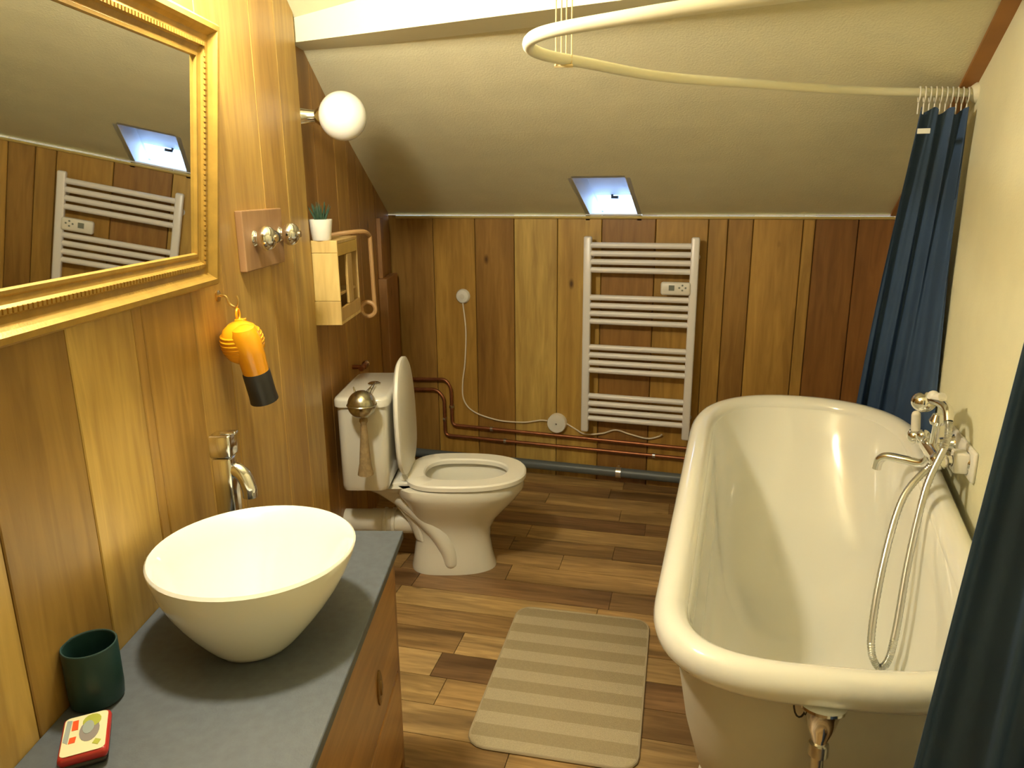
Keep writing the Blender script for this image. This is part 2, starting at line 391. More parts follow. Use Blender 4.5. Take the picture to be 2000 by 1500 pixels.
# brown strip where slope meets right wall
mb = MB()
for (ya, yb) in zip([YF] + BR[:0:-1], BR[:0:-1] + [BACK_Y - .01]):
    mb.loft([[(RIGHT_X - .045, ya, slope_z(ya) - .012), (RIGHT_X, ya, slope_z(ya) - .012), (RIGHT_X, ya, slope_z(ya)), (RIGHT_X - .045, ya, slope_z(ya))],
             [(RIGHT_X - .045, yb, slope_z(yb) - .012), (RIGHT_X, yb, slope_z(yb) - .012), (RIGHT_X, yb, slope_z(yb)), (RIGHT_X - .045, yb, slope_z(yb))]])
tag(mb.build('trim_3', M['brownstrip'], smooth=False), 'brown wooden strip along the slope and cream wall', kind='structure')
# pipe boxing in the back left corner
pb = empty('trim_4', L(3.80, FAR_O), (0, 0, A), 'narrow wooden boxing in the corner beyond the toilet', kind='structure')
mb = MB(); mb.box((0, 0, 0), (.045, .30, 1.115), .004); mb.build('panel', M['panel'], pb, False, color=(.36, .18, .06, 1))
mb = MB(); mb.box((-.003, .03, 1.115), (.02, .10, 1.42), .002); mb.build('panel', M['panel'], pb, False, color=(.36, .18, .06, 1))

# skylight
wn = empty('window_1', (0, 0, 0), label='small roof window glowing with blue dusk light', kind='structure')
DZ = .15                                          # shaft depth, measured straight up
def wz(y): return 1.43 + (BACK_Y - y) * .422 + DZ
YB = 4.05
mb = MB()
for x0, x1 in ((WX0 - .02, WX0 + .002), (WX1 - .002, WX1 + .02)):
    mb.loft([[(x0, WY0, slope_z(WY0)), (x1, WY0, slope_z(WY0)), (x1, BACK_Y, 1.43), (x0, BACK_Y, 1.43)], [(x0, WY0, wz(WY0) + .05), (x1, WY0, wz(WY0) + .05), (x1, BACK_Y, wz(BACK_Y) + .05), (x0, BACK_Y, wz(BACK_Y) + .05)]])
    mb.loft([[(x0, BACK_Y, 1.40), (x1, BACK_Y, 1.40), (x1, YB + .3, 1.40), (x0, YB + .3, 1.40)], [(x0, BACK_Y, wz(BACK_Y) + .05), (x1, BACK_Y, wz(BACK_Y) + .05), (x1, YB + .3, max(1.41, wz(YB + .3)) + .05), (x0, YB + .3, max(1.41, wz(YB + .3)) + .05)]])
mb.build('reveal', M['winwhite'], wn, False)
mb = MB(); mb.loft([[(WX0, WY0 - .02, slope_z(WY0 - .02) + .0), (WX1, WY0 - .02, slope_z(WY0 - .02) + .0), (WX1, WY0, slope_z(WY0)), (WX0, WY0, slope_z(WY0))], [(WX0, WY0 - .02, wz(WY0) + .05), (WX1, WY0 - .02, wz(WY0) + .05), (WX1, WY0, wz(WY0) + .05), (WX0, WY0, wz(WY0) + .05)]])
mb.build('head_reveal', M['winwhite'], wn, False)
mb = MB(); mb.box((WX0, BACK_Y + .002, 1.405), (WX1, YB + .32, 1.432)); mb.build('window_sill', M['winwhite'], wn, False)
def wslab(x0, x1, y0, y1, d0, d1):
    m_ = MB(); return m_.loft([[(x0, y0, wz(y0) + d0), (x1, y0, wz(y0) + d0), (x1, y1, wz(y1) + d0), (x0, y1, wz(y1) + d0)], [(x0, y0, wz(y0) + d1), (x1, y0, wz(y0) + d1), (x1, y1, wz(y1) + d1), (x0, y1, wz(y1) + d1)]])
fr = wslab(WX0, WX1, WY0, 3.90, -.012, .03).build('frame_top', M['winwhite'], wn, False)
wslab(WX0, WX0 + .012, 3.90, YB + .30, -.012, .03).build('frame_side', M['winwhite'], wn, False)
wslab(WX1 - .012, WX1, 3.90, YB + .30, -.012, .03).build('frame_side', M['winwhite'], wn, False)
wslab(WX0 + .01, WX1 - .01, 3.895, YB + .30, .0, .004).build('pane', M['glass'], wn, False)
mb = MB(); mb.tube([(-.70, 3.90, wz(3.90) - .005), (-.70, 3.885, wz(3.885) - .028), (-.665, 3.88, wz(3.88) - .03)], .008, 8); mb.build('handle', M['black'], wn)

# ------------------------------------------------------------------ bathtub
TY0, TY1, TXC, THW = 1.32, 3.0, .218, .383
def sstep(t): t = max(0, min(1, t)); return t * t * (3 - 2 * t)
def rim_z(y): return .605 + .14 * sstep((y - 1.6) / 1.25)
NT = 72
def tub_ring(dx, dn, df, zf):
    """dx side inset, dn near-end inset, df far-end inset, zf(y_rel 0..1)->z"""
    hw = THW - dx; y0 = TY0 + dn; y1 = TY1 - df; yc_n = TY0 + .36; yc_f = TY1 - .45
    yc_n = max(yc_n, y0 + .12); yc_f = min(yc_f, y1 - .15)
    out = []
    for k in range(NT):
        a = 2 * PI * k / NT; c, s_ = math.cos(a), math.sin(a)
        e = 2 / 3.0 if s_ < 0 else 2 / 2.25
        x = TXC + hw * math.copysign(abs(c) ** e, c)
        y = (yc_f + (y1 - yc_f) * abs(s_) ** e) if s_ >= 0 else (yc_n - (yc_n - y0) * abs(s_) ** e)
        y += .15 * (x - TXC + .27) * max(0, 1 - (y - TY0) / .7)
        out.append((x, y, zf(y)))
    return out
tub = empty('bathtub', (TXC, 2.1, 0), label='freestanding white slipper bathtub with rolled rim and raised far end', cat='bathtub')
def tub_build(mb, name, mt, parent=tub):
    mb.v = [(x - TXC, y - 2.1, z) for x, y, z in mb.v]; return mb.build(name, mt, parent)
RT = .036
def lerp_z(f, zb): return lambda y: zb + (rim_z(y) - zb) * f
inner = []
for t, dx, dn, df, zb in [(1.0, .075, .075, .07, .17), (.97, .084, .084, .085, .17), (.8, .092, .10, .13, .17), (.55, .105, .125, .23, .165), (.32, .125, .16, .36, .16), (.15, .16, .22, .50, .155), (.05, .21, .30, .60, .15), (.0, .27, .40, .72, .148)]:
    inner.append(tub_ring(dx, dn, df, lerp_z(t, zb)))
mb = MB(); mb.loft(inner, cap0=False, cap1=True); tub_build(mb, 'inner_bowl', M['enamel'])
outer = []
for t, dx, dn, df, zb in [(.985, .035, .035, .03, .1), (.9, .05, .055, .06, .1), (.7, .065, .075, .11, .1), (.45, .085, .10, .20, .1), (.2, .115, .15, .34, .1), (.05, .17, .22, .48, .1), (0, .24, .3, .6, .1)]:
    outer.append(tub_ring(dx, dn, df, lerp_z(t, zb)))
mb = MB(); mb.loft(outer, cap0=False, cap1=True); tub_build(mb, 'outer_shell', M['tubout'])
cl = [Vector(p) for p in tub_ring(RT + .004, RT + .004, RT + .004, lambda y: rim_z(y) - .012)]
mb = MB()
# rolled rim: slightly flattened tube
mb.tube(cl, RT + .004, 14, closed=True); tub_build(mb, 'rolled_rim', M['enamel'])
for sx in (-1, 1):
    for y in (1.66, 2.42):
        mb = MB(); x = TXC + sx * .19
        mb.tube(spline([(x, y, .15), (x + sx * .05, y, .11), (x + sx * .045, y, .05), (x + sx * .06, y, .02)], 6), lambda t: .03 - .014 * math.sin(PI * t), 10)
        mb.sphere((x + sx * .065, y, .022), .022, 12, 8, (1.5, 1.1, 1)); tub_build(mb, 'claw_foot', M['tubout'])
# overflow and pipe on the near end
mb = MB(); px = .195; py = TY0 + .055 + .036
mb.lathe([(.045, 0), (.045, .006), (.036, .012), (.026, .05), (.016, .075), (.012, .10)], (px, py - .03, .565), (0, -.12, -1), 20)
ov = tub_build(mb, 'overflow_funnel', M['chrome'])
mb = MB(); mb.tube([(px, py - .04, .475), (px, py - .042, .10), (px, py + .02, .03), (px, py + .2, .02)], .0125, 12); tub_build(mb, 'drain_pipe', M['steel'])
mb = MB(); mb.tube([(px, py - .04, .48), (px, py - .042, .455)], .019, 14); tub_build(mb, 'pipe_nut', M['steel'])
mb = MB(); mb.tube([(px - .04 + .012 * math.cos(t), py - .025, .555 + .035 * math.sin(t)) for t in [k * PI / 8 for k in range(8, 17)]], .002, 6); tub_build(mb, 'wire', M['black'])
mb = MB(); mb.lathe([(.0, .002), (.03, .0), (.03, .004), (.022, .006), (0.001, .006)], (TXC, 1.95, .149), (0, 0, 1), 20); tub_build(mb, 'drain_cap', M['chrome'])

# ------------------------------------------------------------------ bath mixer, handset and hose
mx = empty('bath_mixer_tap', (RIGHT_X, 2.33, .80), label='chrome bath mixer tap with white lever on the cream wall', cat='tap')
mb = MB(); mb.tube([(-.085, -.085, 0), (-.085, .10, 0)], .024, 16); mb.sphere((-.085, .10, 0), .026); mb.sphere((-.085, -.085, 0), .026); mb.build('mixer_body', M['chrome'], mx)
for y in (-.075, .085):
    mb = MB(); mb.tube([(-.085, y, 0), (-.03, y, 0)], .014, 12); mb.lathe([(.034, 0), (.034, .008), (.022, .02), (.016, .05)], (0, y, 0), (-1, 0, 0), 20); mb.build('wall_union', M['chrome'], mx)
mb = MB(); mb.tube(spline([(-.085, .02, -.02), (-.10, .03, -.05), (-.14, .06, -.055), (-.185, .085, -.058), (-.205, .095, -.075), (-.21, .097, -.105)], 6), .0135, 12); mb.build('spout', M['chrome'], mx)
mb = MB(); mb.tube([(-.105, .13, -.01), (-.105, .13, .02)], .02, 14); mb.sphere((-.105, .13, 0), .026); mb.sphere((-.10, .06, .025), .02); mb.build('handle_hub', M['chrome'], mx)
mb = MB(); mb.tube([(-.108, .13, .02), (-.112, .13, .07)], .013, 14); mb.sphere((-.112, .13, .07), .013, 12, 8); mb.build('lever', M['pvcw'], mx)
mb = MB(); mb.tube([(-.085, .0, .02), (-.085, -.01, .10)], .010, 12); mb.lathe([(.018, 0), (.022, .01), (.014, .03)], (-.085, -.01, .085), (0, 0, 1), 14); mb.build('cradle', M['chrome'], mx)
mb = MB(); mb.box((-.012, -.13, -.045), (0, .14, .045), .006); mb.box((-.05, -.10, -.03), (-.012, -.05, .03), .006); mb.build('wall_plate', M['plasticw'], mx)
hs = empty('shower_handset', (RIGHT_X - .085, 2.32, .915), label='small chrome shower handset resting on top of the mixer', cat='shower head')
mb = MB(); mb.sphere((-.03, .055, .02), .034, 18, 12, (1, 1, .9)); mb.build('spray_head', M['chrome'], hs)
mb = MB(); mb.tube(spline([(-.025, .045, .03), (-.005, .01, .035), (.01, -.04, .03), (.012, -.07, .0)], 6), .013, 12); mb.build('handle', M['chrome'], hs)
mb = MB(); mb.tube([(-.012, .03, .04), (.004, -.004, .052)], .014, 12); mb.sphere((-.012, .03, .045), .017, 12, 8); mb.build('white_grip', M['plasticw'], hs)
mb = MB()
hp = spline([(.557, 2.25, .915), (.552, 2.225, .86), (.505, 2.17, .74), (.468, 2.085, .56), (.440, 1.99, .39), (.42, 1.948, .322), (.395, 1.94, .312), (.380, 1.975, .37), (.405, 2.075, .54), (.455, 2.185, .70), (.53, 2.25, .785)], 30)
mb.tube(hp, .0105, 10, ribs=.15)
tag(mb.build('shower_hose', M['hose']), 'ribbed steel shower hose looping down into the bathtub', 'hose')

# ------------------------------------------------------------------ curtain rail and curtains
rail = empty('curtain_rail', (RIGHT_X, 2.0, 1.83), label='white oval shower curtain rail hanging over the bathtub', cat='curtain rail')
rp_ = [(RIGHT_X - .002, 2.765, 0), (.31, 2.60, 0), (.01, 2.33, 0), (-.245, 2.075, 0), (-.385, 1.80, 0), (-.452, 1.65, 0), (-.45, 1.53, 0), (-.39, 1.43, 0), (-.25, 1.365, 0), (-.08, 1.31, 0), (.25, 1.24, 0), (RIGHT_X - .002, 1.20, 0)]
RP = spline(rp_, 10)
mb = MB(); mb.tube([(p.x - RIGHT_X, p.y - 2.0, 0) for p in RP], .0125, 12); mb.build('rail_tube', M['beamwhite'], rail)
for y in (2.765, 1.20):
    mb = MB(); mb.lathe([(.03, 0), (.03, .006), (.018, .02)], (0, y - 2.0, 0), (-1, 0, 0), 18); mb.build('wall_flange', M['beamwhite'], rail)
for dx in (-.016, -.005, .005, .016):
    x, y = -.425 + dx, 1.72
    mb = MB(); mb.tube([(x - RIGHT_X, y - 2.0 + dx * .5, -.014), (x - RIGHT_X, y - 2.0 + dx * .3, slope_z(y) - 1.83)], .0016, 6); mb.build('suspension_string', M['string'], rail)
mb = MB(); mb.tube([(-.425 - RIGHT_X - .02, -.285, -.014), (-.425 - RIGHT_X + .02, -.275, -.014)], .004, 6); mb.build('string_loop', M['string'], rail)
def curtain(name, label, top, bot, zt, zb, folds, amp0, amp1, seed, ex=1.6):
    """top / bottom plan paths; folds run across"""
    rnd = random.Random(seed); T = spline(top, 12); B = spline(bot, 12); NU, NV = 120, 26
    ph = [rnd.uniform(0, 6.28) for _ in range(4)]
    def samp(P, u):
        f = u * (len(P) - 1); i = min(int(f), len(P) - 2); return P[i].lerp(P[i + 1], f - i), (P[i + 1] - P[i]).normalized()
    root = empty(name, (0, 0, 0), label=label, cat='curtain')
    mb = MB(); g = []
    for layer in (0, 1):
        for j in range(NV + 1):
            v_ = j / NV
            for i in range(NU + 1):
                u = i / NU; a, ta = samp(T, u); b, tb = samp(B, u)
                p = a.lerp(b, 1 - (1 - v_) ** ex); t = ta.lerp(tb, v_).normalized(); nrm = Vector((t.y, -t.x, 0))
                am = amp0 + (amp1 - amp0) * v_
                w_ = math.sin(2 * PI * folds * u + ph[0] + .8 * math.sin(2.2 * v_ + ph[1])) + .35 * math.sin(2 * PI * folds * 2.3 * u + ph[2] + 1.5 * v_) + .25 * math.sin(3 * v_ + 5 * u + ph[3])
                z = zt + (zb - zt) * v_ + (.010 * math.sin(2 * PI * folds * u + ph[0]) if j == 0 else 0)
                q = p + nrm * (am * w_ + (.0012 if layer else 0))
                g.append((q.x, q.y, z))
    mb.v = g; n1 = NU + 1; off = n1 * (NV + 1)
    for layer in (0, 1):
        for j in range(NV):
            for i in range(NU):
                a = layer * off + j * n1 + i; mb.f.append((a, a + 1, a + 1 + n1, a + n1))
    for j in range(NV):
        for i in (0, NU):
            a = j * n1 + i; mb.f.append((a, a + n1, a + n1 + off, a + off))
    for i in range(NU):
        for j in (0, NV):
            a = j * n1 + i; mb.f.append((a, a + 1, a + 1 + off, a + off))
    mb.build('fabric', M['curtain'], root); return root
cf = curtain('shower_curtain', 'dark blue shower curtain bunched against the wall beyond the tub', [(.455, 2.655, 0), (.54, 2.705, 0), (.612, 2.735, 0)], [(.425, 3.20, 0), (.52, 3.18, 0), (.59, 3.02, 0), (.608, 2.66, 0)], 1.775, .06, 3.6, .012, .016, 3)
for k in range(10):
    u = .455 + k * .0165; p = min(RP, key=lambda q: abs(q.x - u) + (10 if q.y < 2.2 else 0)); yy = 2.765 - (RIGHT_X - u) * .52
    mb = MB(); mb.tube([(u, yy + .017 * math.cos(t), 1.822 + .023 * math.sin(t)) for t in [2 * PI * i / 14 for i in range(14)]], .0022, 6, closed=True); mb.tube([(u, yy, 1.80), (u, yy - .004, 1.765)], .0022, 6); mb.build('curtain_hook', M['pvcw'], cf)
mb = MB(); mb.box((.452, 2.618, 1.705), (.487, 2.624, 1.72), .001); mb.build('brand_tag', M['curtag'], cf, False)
cn = curtain('shower_curtain', 'dark blue shower curtain hanging in front of the near end of the tub', [(.415, 1.215, 0), (.50, 1.205, 0), (.60, 1.19, 0)], [(.268, 1.19, 0), (.42, 1.20, 0), (.52, 1.18, 0), (.605, 1.18, 0)], 1.80, .05, 3.2, .012, .020, 11, 1.0)
for k in range(8):
    u = .41 + k * .026; yy = 1.222 - (u - .25) * .10
    mb = MB(); mb.tube([(u, yy + .017 * math.cos(t), 1.822 + .023 * math.sin(t)) for t in [2 * PI * i / 14 for i in range(14)]], .0022, 6, closed=True); mb.tube([(u, yy, 1.80), (u, yy - .004, 1.785)], .0022, 6); mb.build('curtain_hook', M['pvcw'], cn)

# ------------------------------------------------------------------ dresser and worktop
dr = empty('dresser', L(1.08, .004), (0, 0, A), 'low honey wood chest of drawers carrying the slate worktop', 'dresser')
dc = (.40, .20, .06, 1); DL0, DL1, DO, DH = -.60, .612, .422, .698
mb = MB(); mb.box((0, DL0, .06), (DO - .02, DL1, DH)); mb.build('body', M['dresser'], dr, False, color=dc)
mb = MB(); mb.box((DO - .025, DL1 - .03, .0), (DO, DL1, DH), .003); mb.build('corner_post', M['dresser'], dr, False, color=(.34, .16, .05, 1))
mb = MB(); mb.box((DO - .025, DL0, .0), (DO, DL0 + .03, DH), .003); mb.build('corner_post', M['dresser'], dr, False, color=(.34, .16, .05, 1))
mb = MB(); mb.box((.02, DL0 + .01, 0), (DO - .03, DL1 - .01, .06)); mb.build('plinth', M['dresser'], dr, False, color=(.26, .12, .04, 1))
for z0, z1 in ((.355, DH - .006), (.085, .348)):
    mb = MB(); mb.box((DO - .03, DL0 + .034, z0), (DO + .003, DL1 - .034, z1), .004); d_ = mb.build('drawer', M['dresser'], dr, False, color=(.44, .225, .065, 1))
    for yk in (-.30, .36):
        mb = MB(); mb.lathe([(.026, 0), (.026, .003), (.022, .005), (.012, .004), (.010, .008), (.001, .009)], (0, 0, 0), (1, 0, 0), 20); mb.v = [(x, y * .75, z * 1.7) for x, y, z in mb.v]
        mb.build('drawer_pull', M['agedbrass'], d_, loc=(DO + .003, yk, (z0 + z1) / 2 - .06))
ct = empty('worktop', L(1.08, .004, DH), (0, 0, A), 'dark slate-grey worktop under the basin', 'worktop')
mb = MB(); mb.box((-.003, -.62, 0), (.445, .632, .022), .003); mb.build('slab', M['slate'], ct, False)
TOPZ = DH + .022

# ------------------------------------------------------------------ vessel basin
bs = empty('vessel_basin', L(1.235, .247, TOPZ), (0, 0, A), 'white egg-shaped vessel basin standing on the slate worktop', 'basin')
RIMC = (-.017, .066); RH = .162
def bring(t, shrink=0.0):
    """t 0 foot .. 1 rim ; local x = out of wall, y = along wall"""
    r = (.072 + (.197 - .072) * (math.sin(t * PI / 2) ** .95 * .62 + t * .38)) - shrink
    cx, cy = RIMC[0] * t ** 1.1, RIMC[1] * t ** 1.1
    out = []
    for k in range(64):
        a = 2 * PI * k / 64
        e = 1 + .035 * math.cos(a - 1.2) * t
        out.append((cx + r * e * math.cos(a), cy + r * e * math.sin(a), RH * t))
    return out
rings = [bring(t) for t in (0, .03, .1, .2, .32, .45, .6, .75, .88, .97)]
rings[0] = [(x * .95, y * .95, 0) for x, y, z in bring(0)]
def lift(rg, dz): return [(x, y, z + dz) for x, y, z in rg]
rings.append(lift(bring(1.0, .0015), -.003)); rings.append(bring(1.0, .005)); rings.append(lift(bring(1.0, .009), -.003))
for t in (.9, .75, .6, .45, .32, .22, .15): rings.append(lift(bring(t, .012), .004))
rings.append(lift([(x * .5 , y * .5 + .006, z) for x, y, z in bring(.12, .012)], .002)); 
mb = MB(); mb.loft(rings); mb.build('bowl', M['porcelain'], bs)
mb = MB(); mb.lathe([(.022, 0), (.022, .005), (.014, .008), (.001, .008)], (.0, .008, .020), (0, 0, 1), 18); mb.build('drain', M['chrome'], bs)

# ------------------------------------------------------------------ basin faucet
fa_ = empty('basin_tap', L(1.585, .068, TOPZ), (0, 0, A), 'tall chrome single-lever tap behind the vessel basin', 'tap')
mb = MB(); mb.box((-.026, -.026, 0), (.026, .026, .006), .002); mb.box((-.022, -.022, .004), (.022, .022, .245), .005); mb.build('body', M['chrome'], fa_)
mb = MB(); mb.box((-.024, -.024, .247), (.026, .024, .300), .005); mb.build('lever_cap', M['chrome'], fa_)
mb = MB(); mb.box((.0, -.010, .300), (.036, .010, .306), .002); mb.build('lever', M['chrome'], fa_)
mb = MB(); mb.tube(spline([(.0, 0, .215), (.026, -.003, .213), (.045, -.008, .200), (.056, -.012, .172), (.057, -.013, .150)], 6), lambda t: .019 - .003 * t, 14); mb.build('spout', M['chrome'], fa_)

# ------------------------------------------------------------------ cup and tin
cp = empty('tumbler', L(1.063, .040, TOPZ), (0, 0, A), 'dark green tumbler on the worktop beside the wooden wall', 'tumbler')
mb = MB(); mb.lathe([(.001, 0), (.036, 0), (.041, .004), (.0425, .02), (.0425, .104), (.0415, .106), (.0395, .104), (.0395, .012), (.001, .008)], (0, 0, 0), (0, 0, 1), 32); mb.build('cup_body', M['greenc'], cp)
mb = MB(); mb.tube([(.041 * math.cos(2 * PI * k / 32), .041 * math.sin(2 * PI * k / 32), .1055) for k in range(32)], .0017, 6, closed=True); mb.build('rim', M['greenc'], cp)
tn_root = empty('sweet_tin', (-.928, .722, TOPZ), (0, 0, math.radians(-48)), 'small red hinged tin with a printed picture lid', 'tin')
# local x along long side
mb = MB(); mb.box((-.048, -.032, 0), (.048, .032, .012), .007); mb.build('base', M['tinblack'], tn_root)
mb = MB(); mb.box((-.050, -.034, .010), (.050, .034, .027), .007); lidt = mb.build('lid', M['red'], tn_root)
def printm(name, c): return mat(name, c, .35)
P1, P2, P3, P4, P5 = printm('print_cream', (.70, .66, .42)), printm('print_red', (.72, .09, .02)), printm('print_grey', (.25, .22, .21)), printm('print_green', (.38, .40, .06)), printm('print_bluegrey', (.30, .34, .33))
def flat(poly, z, h=.0004): q = MB(); q.loft([[(x, y, zz) for x, y in poly] for zz in (z, z + h)]); return q
def rrect(x0, y0, x1, y1, r): 
    o = []
    for cx, cy, a0 in ((x1 - r, y1 - r, 0), (x0 + r, y1 - r, PI / 2), (x0 + r, y0 + r, PI), (x1 - r, y0 + r, 1.5 * PI)):
        o += [(cx + r * math.cos(a0 + k * PI / 8), cy + r * math.sin(a0 + k * PI / 8)) for k in range(5)]
    return o
flat(rrect(-.046, -.030, .046, .030, .008), .0268).build('printed_picture', P1, lidt, False)
flat([(-.040, -.027), (.010, -.029), (.018, -.022), (-.038, -.020)], .0273).build('printed_picture', P5, lidt, False)
flat([(.004, -.020), (.018, -.021), (.018, -.012), (.004, -.011)], .0273).build('printed_picture', P2, lidt, False)
flat([(-.036, -.019), (-.012, -.019), (-.012, -.010), (-.036, -.011)], .0273).build('printed_picture', P2, lidt, False)
flat([(-.030 + .026 + .026 * math.cos(t), .006 + .014 * math.sin(t)) for t in [2 * PI * k / 18 for k in range(18)]], .0273).build('printed_picture', P3, lidt, False)
flat([(.008 + .016 * math.cos(t) - .035, .008 + .013 * math.sin(t)) for t in [2 * PI * k / 14 for k in range(14)]], .0275).build('printed_picture', P4, lidt, False)
flat([(-.012 + .016 * math.cos(t), .004 + .008 * math.sin(t)) for t in [2 * PI * k / 14 for k in range(14)]], .0278).build('printed_picture', P5, lidt, False)
flat([(.03, .012), (.036, .02), (.026, .024), (.02, .016)], .0273).build('printed_picture', P4, lidt, False)

# ------------------------------------------------------------------ mirror
TILT = math.radians(6.3)
MW, MH, FWD = 1.02, .565, .078
mi = empty('wall_mirror', L(1.727 - MW / 2, .004, 1.345), (0, TILT, A), 'large gilt framed mirror leaning out from the wooden wall', 'mirror')
fprof = [(0, 0.0), (0, .030), (.006, .038), (.016, .038), (.022, .030), (.030, .022), (.040, .020), (.046, .024), (.052, .024), (.056, .018), (.066, .015), (.070, .018), (.076, .018), (.078, .012), (.078, 0)]
def frame_rail(p0, p1, inward):
    """outer corners p0 -> p1 in (y,z); inward unit (y,z); mitred"""
    d = Vector((p1[0] - p0[0], p1[1] - p0[1])).normalized(); q = MB(); rings = []
    for P, sg in ((p0, 1), (p1, -1)):
        rings.append([(h, P[0] + inward[0] * w_ + d.x * w_ * sg, P[1] + inward[1] * w_ + d.y * w_ * sg) for w_, h in fprof])
    return q.loft(rings)
y0, y1 = -MW / 2, MW / 2
for a, b, iw in (((y0, 0), (y1, 0), (0, 1)), ((y1, 0), (y1, MH), (-1, 0)), ((y1, MH), (y0, MH), (0, -1)), ((y0, MH), (y0, 0), (1, 0))):
    rl = frame_rail(a, b, iw).build('frame_rail', M['gold'], mi, False)
    # small beads along the inner moulding
    q = MB(); d = Vector((b[0] - a[0], b[1] - a[1])); ln__ = d.length; d.normalize(); nb = int((ln__ - .11) / .011)
    for k in range(nb):
        t = .055 + k * .011; c = (0.021, a[0] + d.x * t + iw[0] * .049, a[1] + d.y * t + iw[1] * .049)
        q.box((c[0], c[1] - .0035 - .001 * abs(d.y), c[2] - .0035 - .001 * abs(d.x)), (c[0] + .006, c[1] + .0035, c[2] + .0035))
    tag(q.build('bead_row', M['gold'], rl, False), kind='stuff')
mb = MB(); mb.box((.006, y0 + .07, .07), (.011, y1 - .07, MH - .07)); mb.build('mirror_glass', M['mirror'], mi, False)
mb = MB(); mb.box((.0, y0 + .05, .05), (.004, y1 - .05, MH - .05)); mb.build('backing', M['dark'], mi, False)

# ------------------------------------------------------------------ globe wall lamps
def globe_lamp(s, z, o, r, lit, label):
    off = '_offscreen' if lit == 'lit' else ''
    root = empty('globe_wall_lamp' + off, L(s, 0 if s < 2.6 else FAR_O, z), (0, 0, A), label, 'lamp', 'globe wall lamps')
    mb = MB(); e = o - (0 if s < 2.6 else FAR_O)
    mb.lathe([(.034, 0), (.034, .008), (.028, .014), (.020, e - r - .012), (.030, e - r + .002), (.032, e - r + .016)], (0, 0, 0), (1, 0, 0), 24); mb.build('lamp_base', M['chrome'], root)
    mb = MB(); mb.sphere((e, 0, 0), r, 40, 24); mb.build('globe' + off, M[lit], root)
globe_lamp(1.50, 2.04, .15, .075, 'lit', 'lit opal globe lamp on the wall above the mirror')
globe_lamp(2.625, 1.797, .135, .080, 'globe', 'unlit white opal globe lamp on the wall below the beam')

# ------------------------------------------------------------------ hook board, hair dryer
hb = empty('hook_board', L(2.11, 0, 1.345), (0, 0, A), 'grey-brown wooden board with two round chrome knobs', 'hook board')
mb = MB(); mb.box((0, -.155, 0), (.020, .155, .16), .003); mb.build('board', M['crate'], hb, False, color=(.40, .245, .12, 1))
for y in (-.080, .125):
    mb = MB(); mb.lathe([(.022, 0), (.018, .006), (.010, .012), (.010, .02)], (.020, y, .085), (1, 0, 0), 20); mb.sphere((.052, y, .085), .034, 22, 14, (.8, 1, 1)); mb.tube([(.07, y, .085), (.083, y, .085)], .010, 10); mb.build('knob', M['chrome'], hb)
mb = MB(); mb.lathe([(.018, 0), (.018, .02), (.012, .03), (.001, .031)], (.020, .030, .082), (1, 0, 0), 18); mb.build('black_button', M['black'], hb)
hk = empty('brass_hook', L(1.80, 0, 1.275), (0, 0, A), 'small brass hook holding the yellow hair dryer', 'hook')
mb = MB(); mb.lathe([(.014, 0), (.014, .004), (.006, .006)], (0, 0, .03), (1, 0, 0), 14); mb.tube(spline([(.0, 0, .03), (.02, 0, .028), (.03, 0, .008), (.045, 0, .002), (.052, 0, .018), (.048, 0, .03)], 5), .003, 8); mb.build('hook_arm', M['brass'], hk)
hd = empty('hair_dryer', L(1.80, .048, 1.245), (0, 0, A), 'yellow and black hair dryer hanging from a brass hook', 'hair dryer')
# hangs nozzle down, tilted towards the toilet side
ax = Vector((.10, .22, -1)).normalized()
C0 = Vector((.010, -.018, -.052))
mb = MB(); mb.lathe([(.004, -.052), (.022, -.049), (.038, -.038), (.049, -.018), (.052, .002), (.050, .02), (.043, .036), (.030, .048), (.004, .055)], C0, ax, 28); mb.build('housing', M['yellow'], hd)
B0 = C0 + Vector((.020, -.024, .012))
mb = MB(); mb.lathe([(.010, -.035), (.026, -.028), (.034, -.010), (.034, .04), (.032, .075), (.0315, .098)], B0, ax, 24); mb.build('barrel', M['yellow'], hd)
mb = MB(); mb.lathe([(.0325, .088), (.034, .092), (.034, .15), (.0355, .170), (.031, .171), (.029, .14), (.001, .13)], B0, ax, 24); mb.build('nozzle', M['black'], hd)
# ribbed fan housing at the back
mb = MB(); bx_ = Vector((-.05, -.035, -.075))
for k in range(7):
    h = -.024 + k * .009; r = .052 * math.sqrt(max(.05, 1 - (h / .056) ** 2)); mb.lathe([(r * .97, h - .003), (r + .0012, h - .001), (r + .0012, h + .002), (r * .97, h + .004)], C0, ax, 28)
mb.build('vent_ribs', M['yellow'], hd)
mb = MB(); mb.tube([(.0, -.004 + .010 * math.cos(t), .014 + .014 * math.sin(t)) for t in [2 * PI * k / 16 for k in range(16)]], .003, 8, closed=True); mb.box((-.006, -.016, -.006), (.016, .008, .004), .002); mb.build('hanging_loop', M['yellow'], hd)

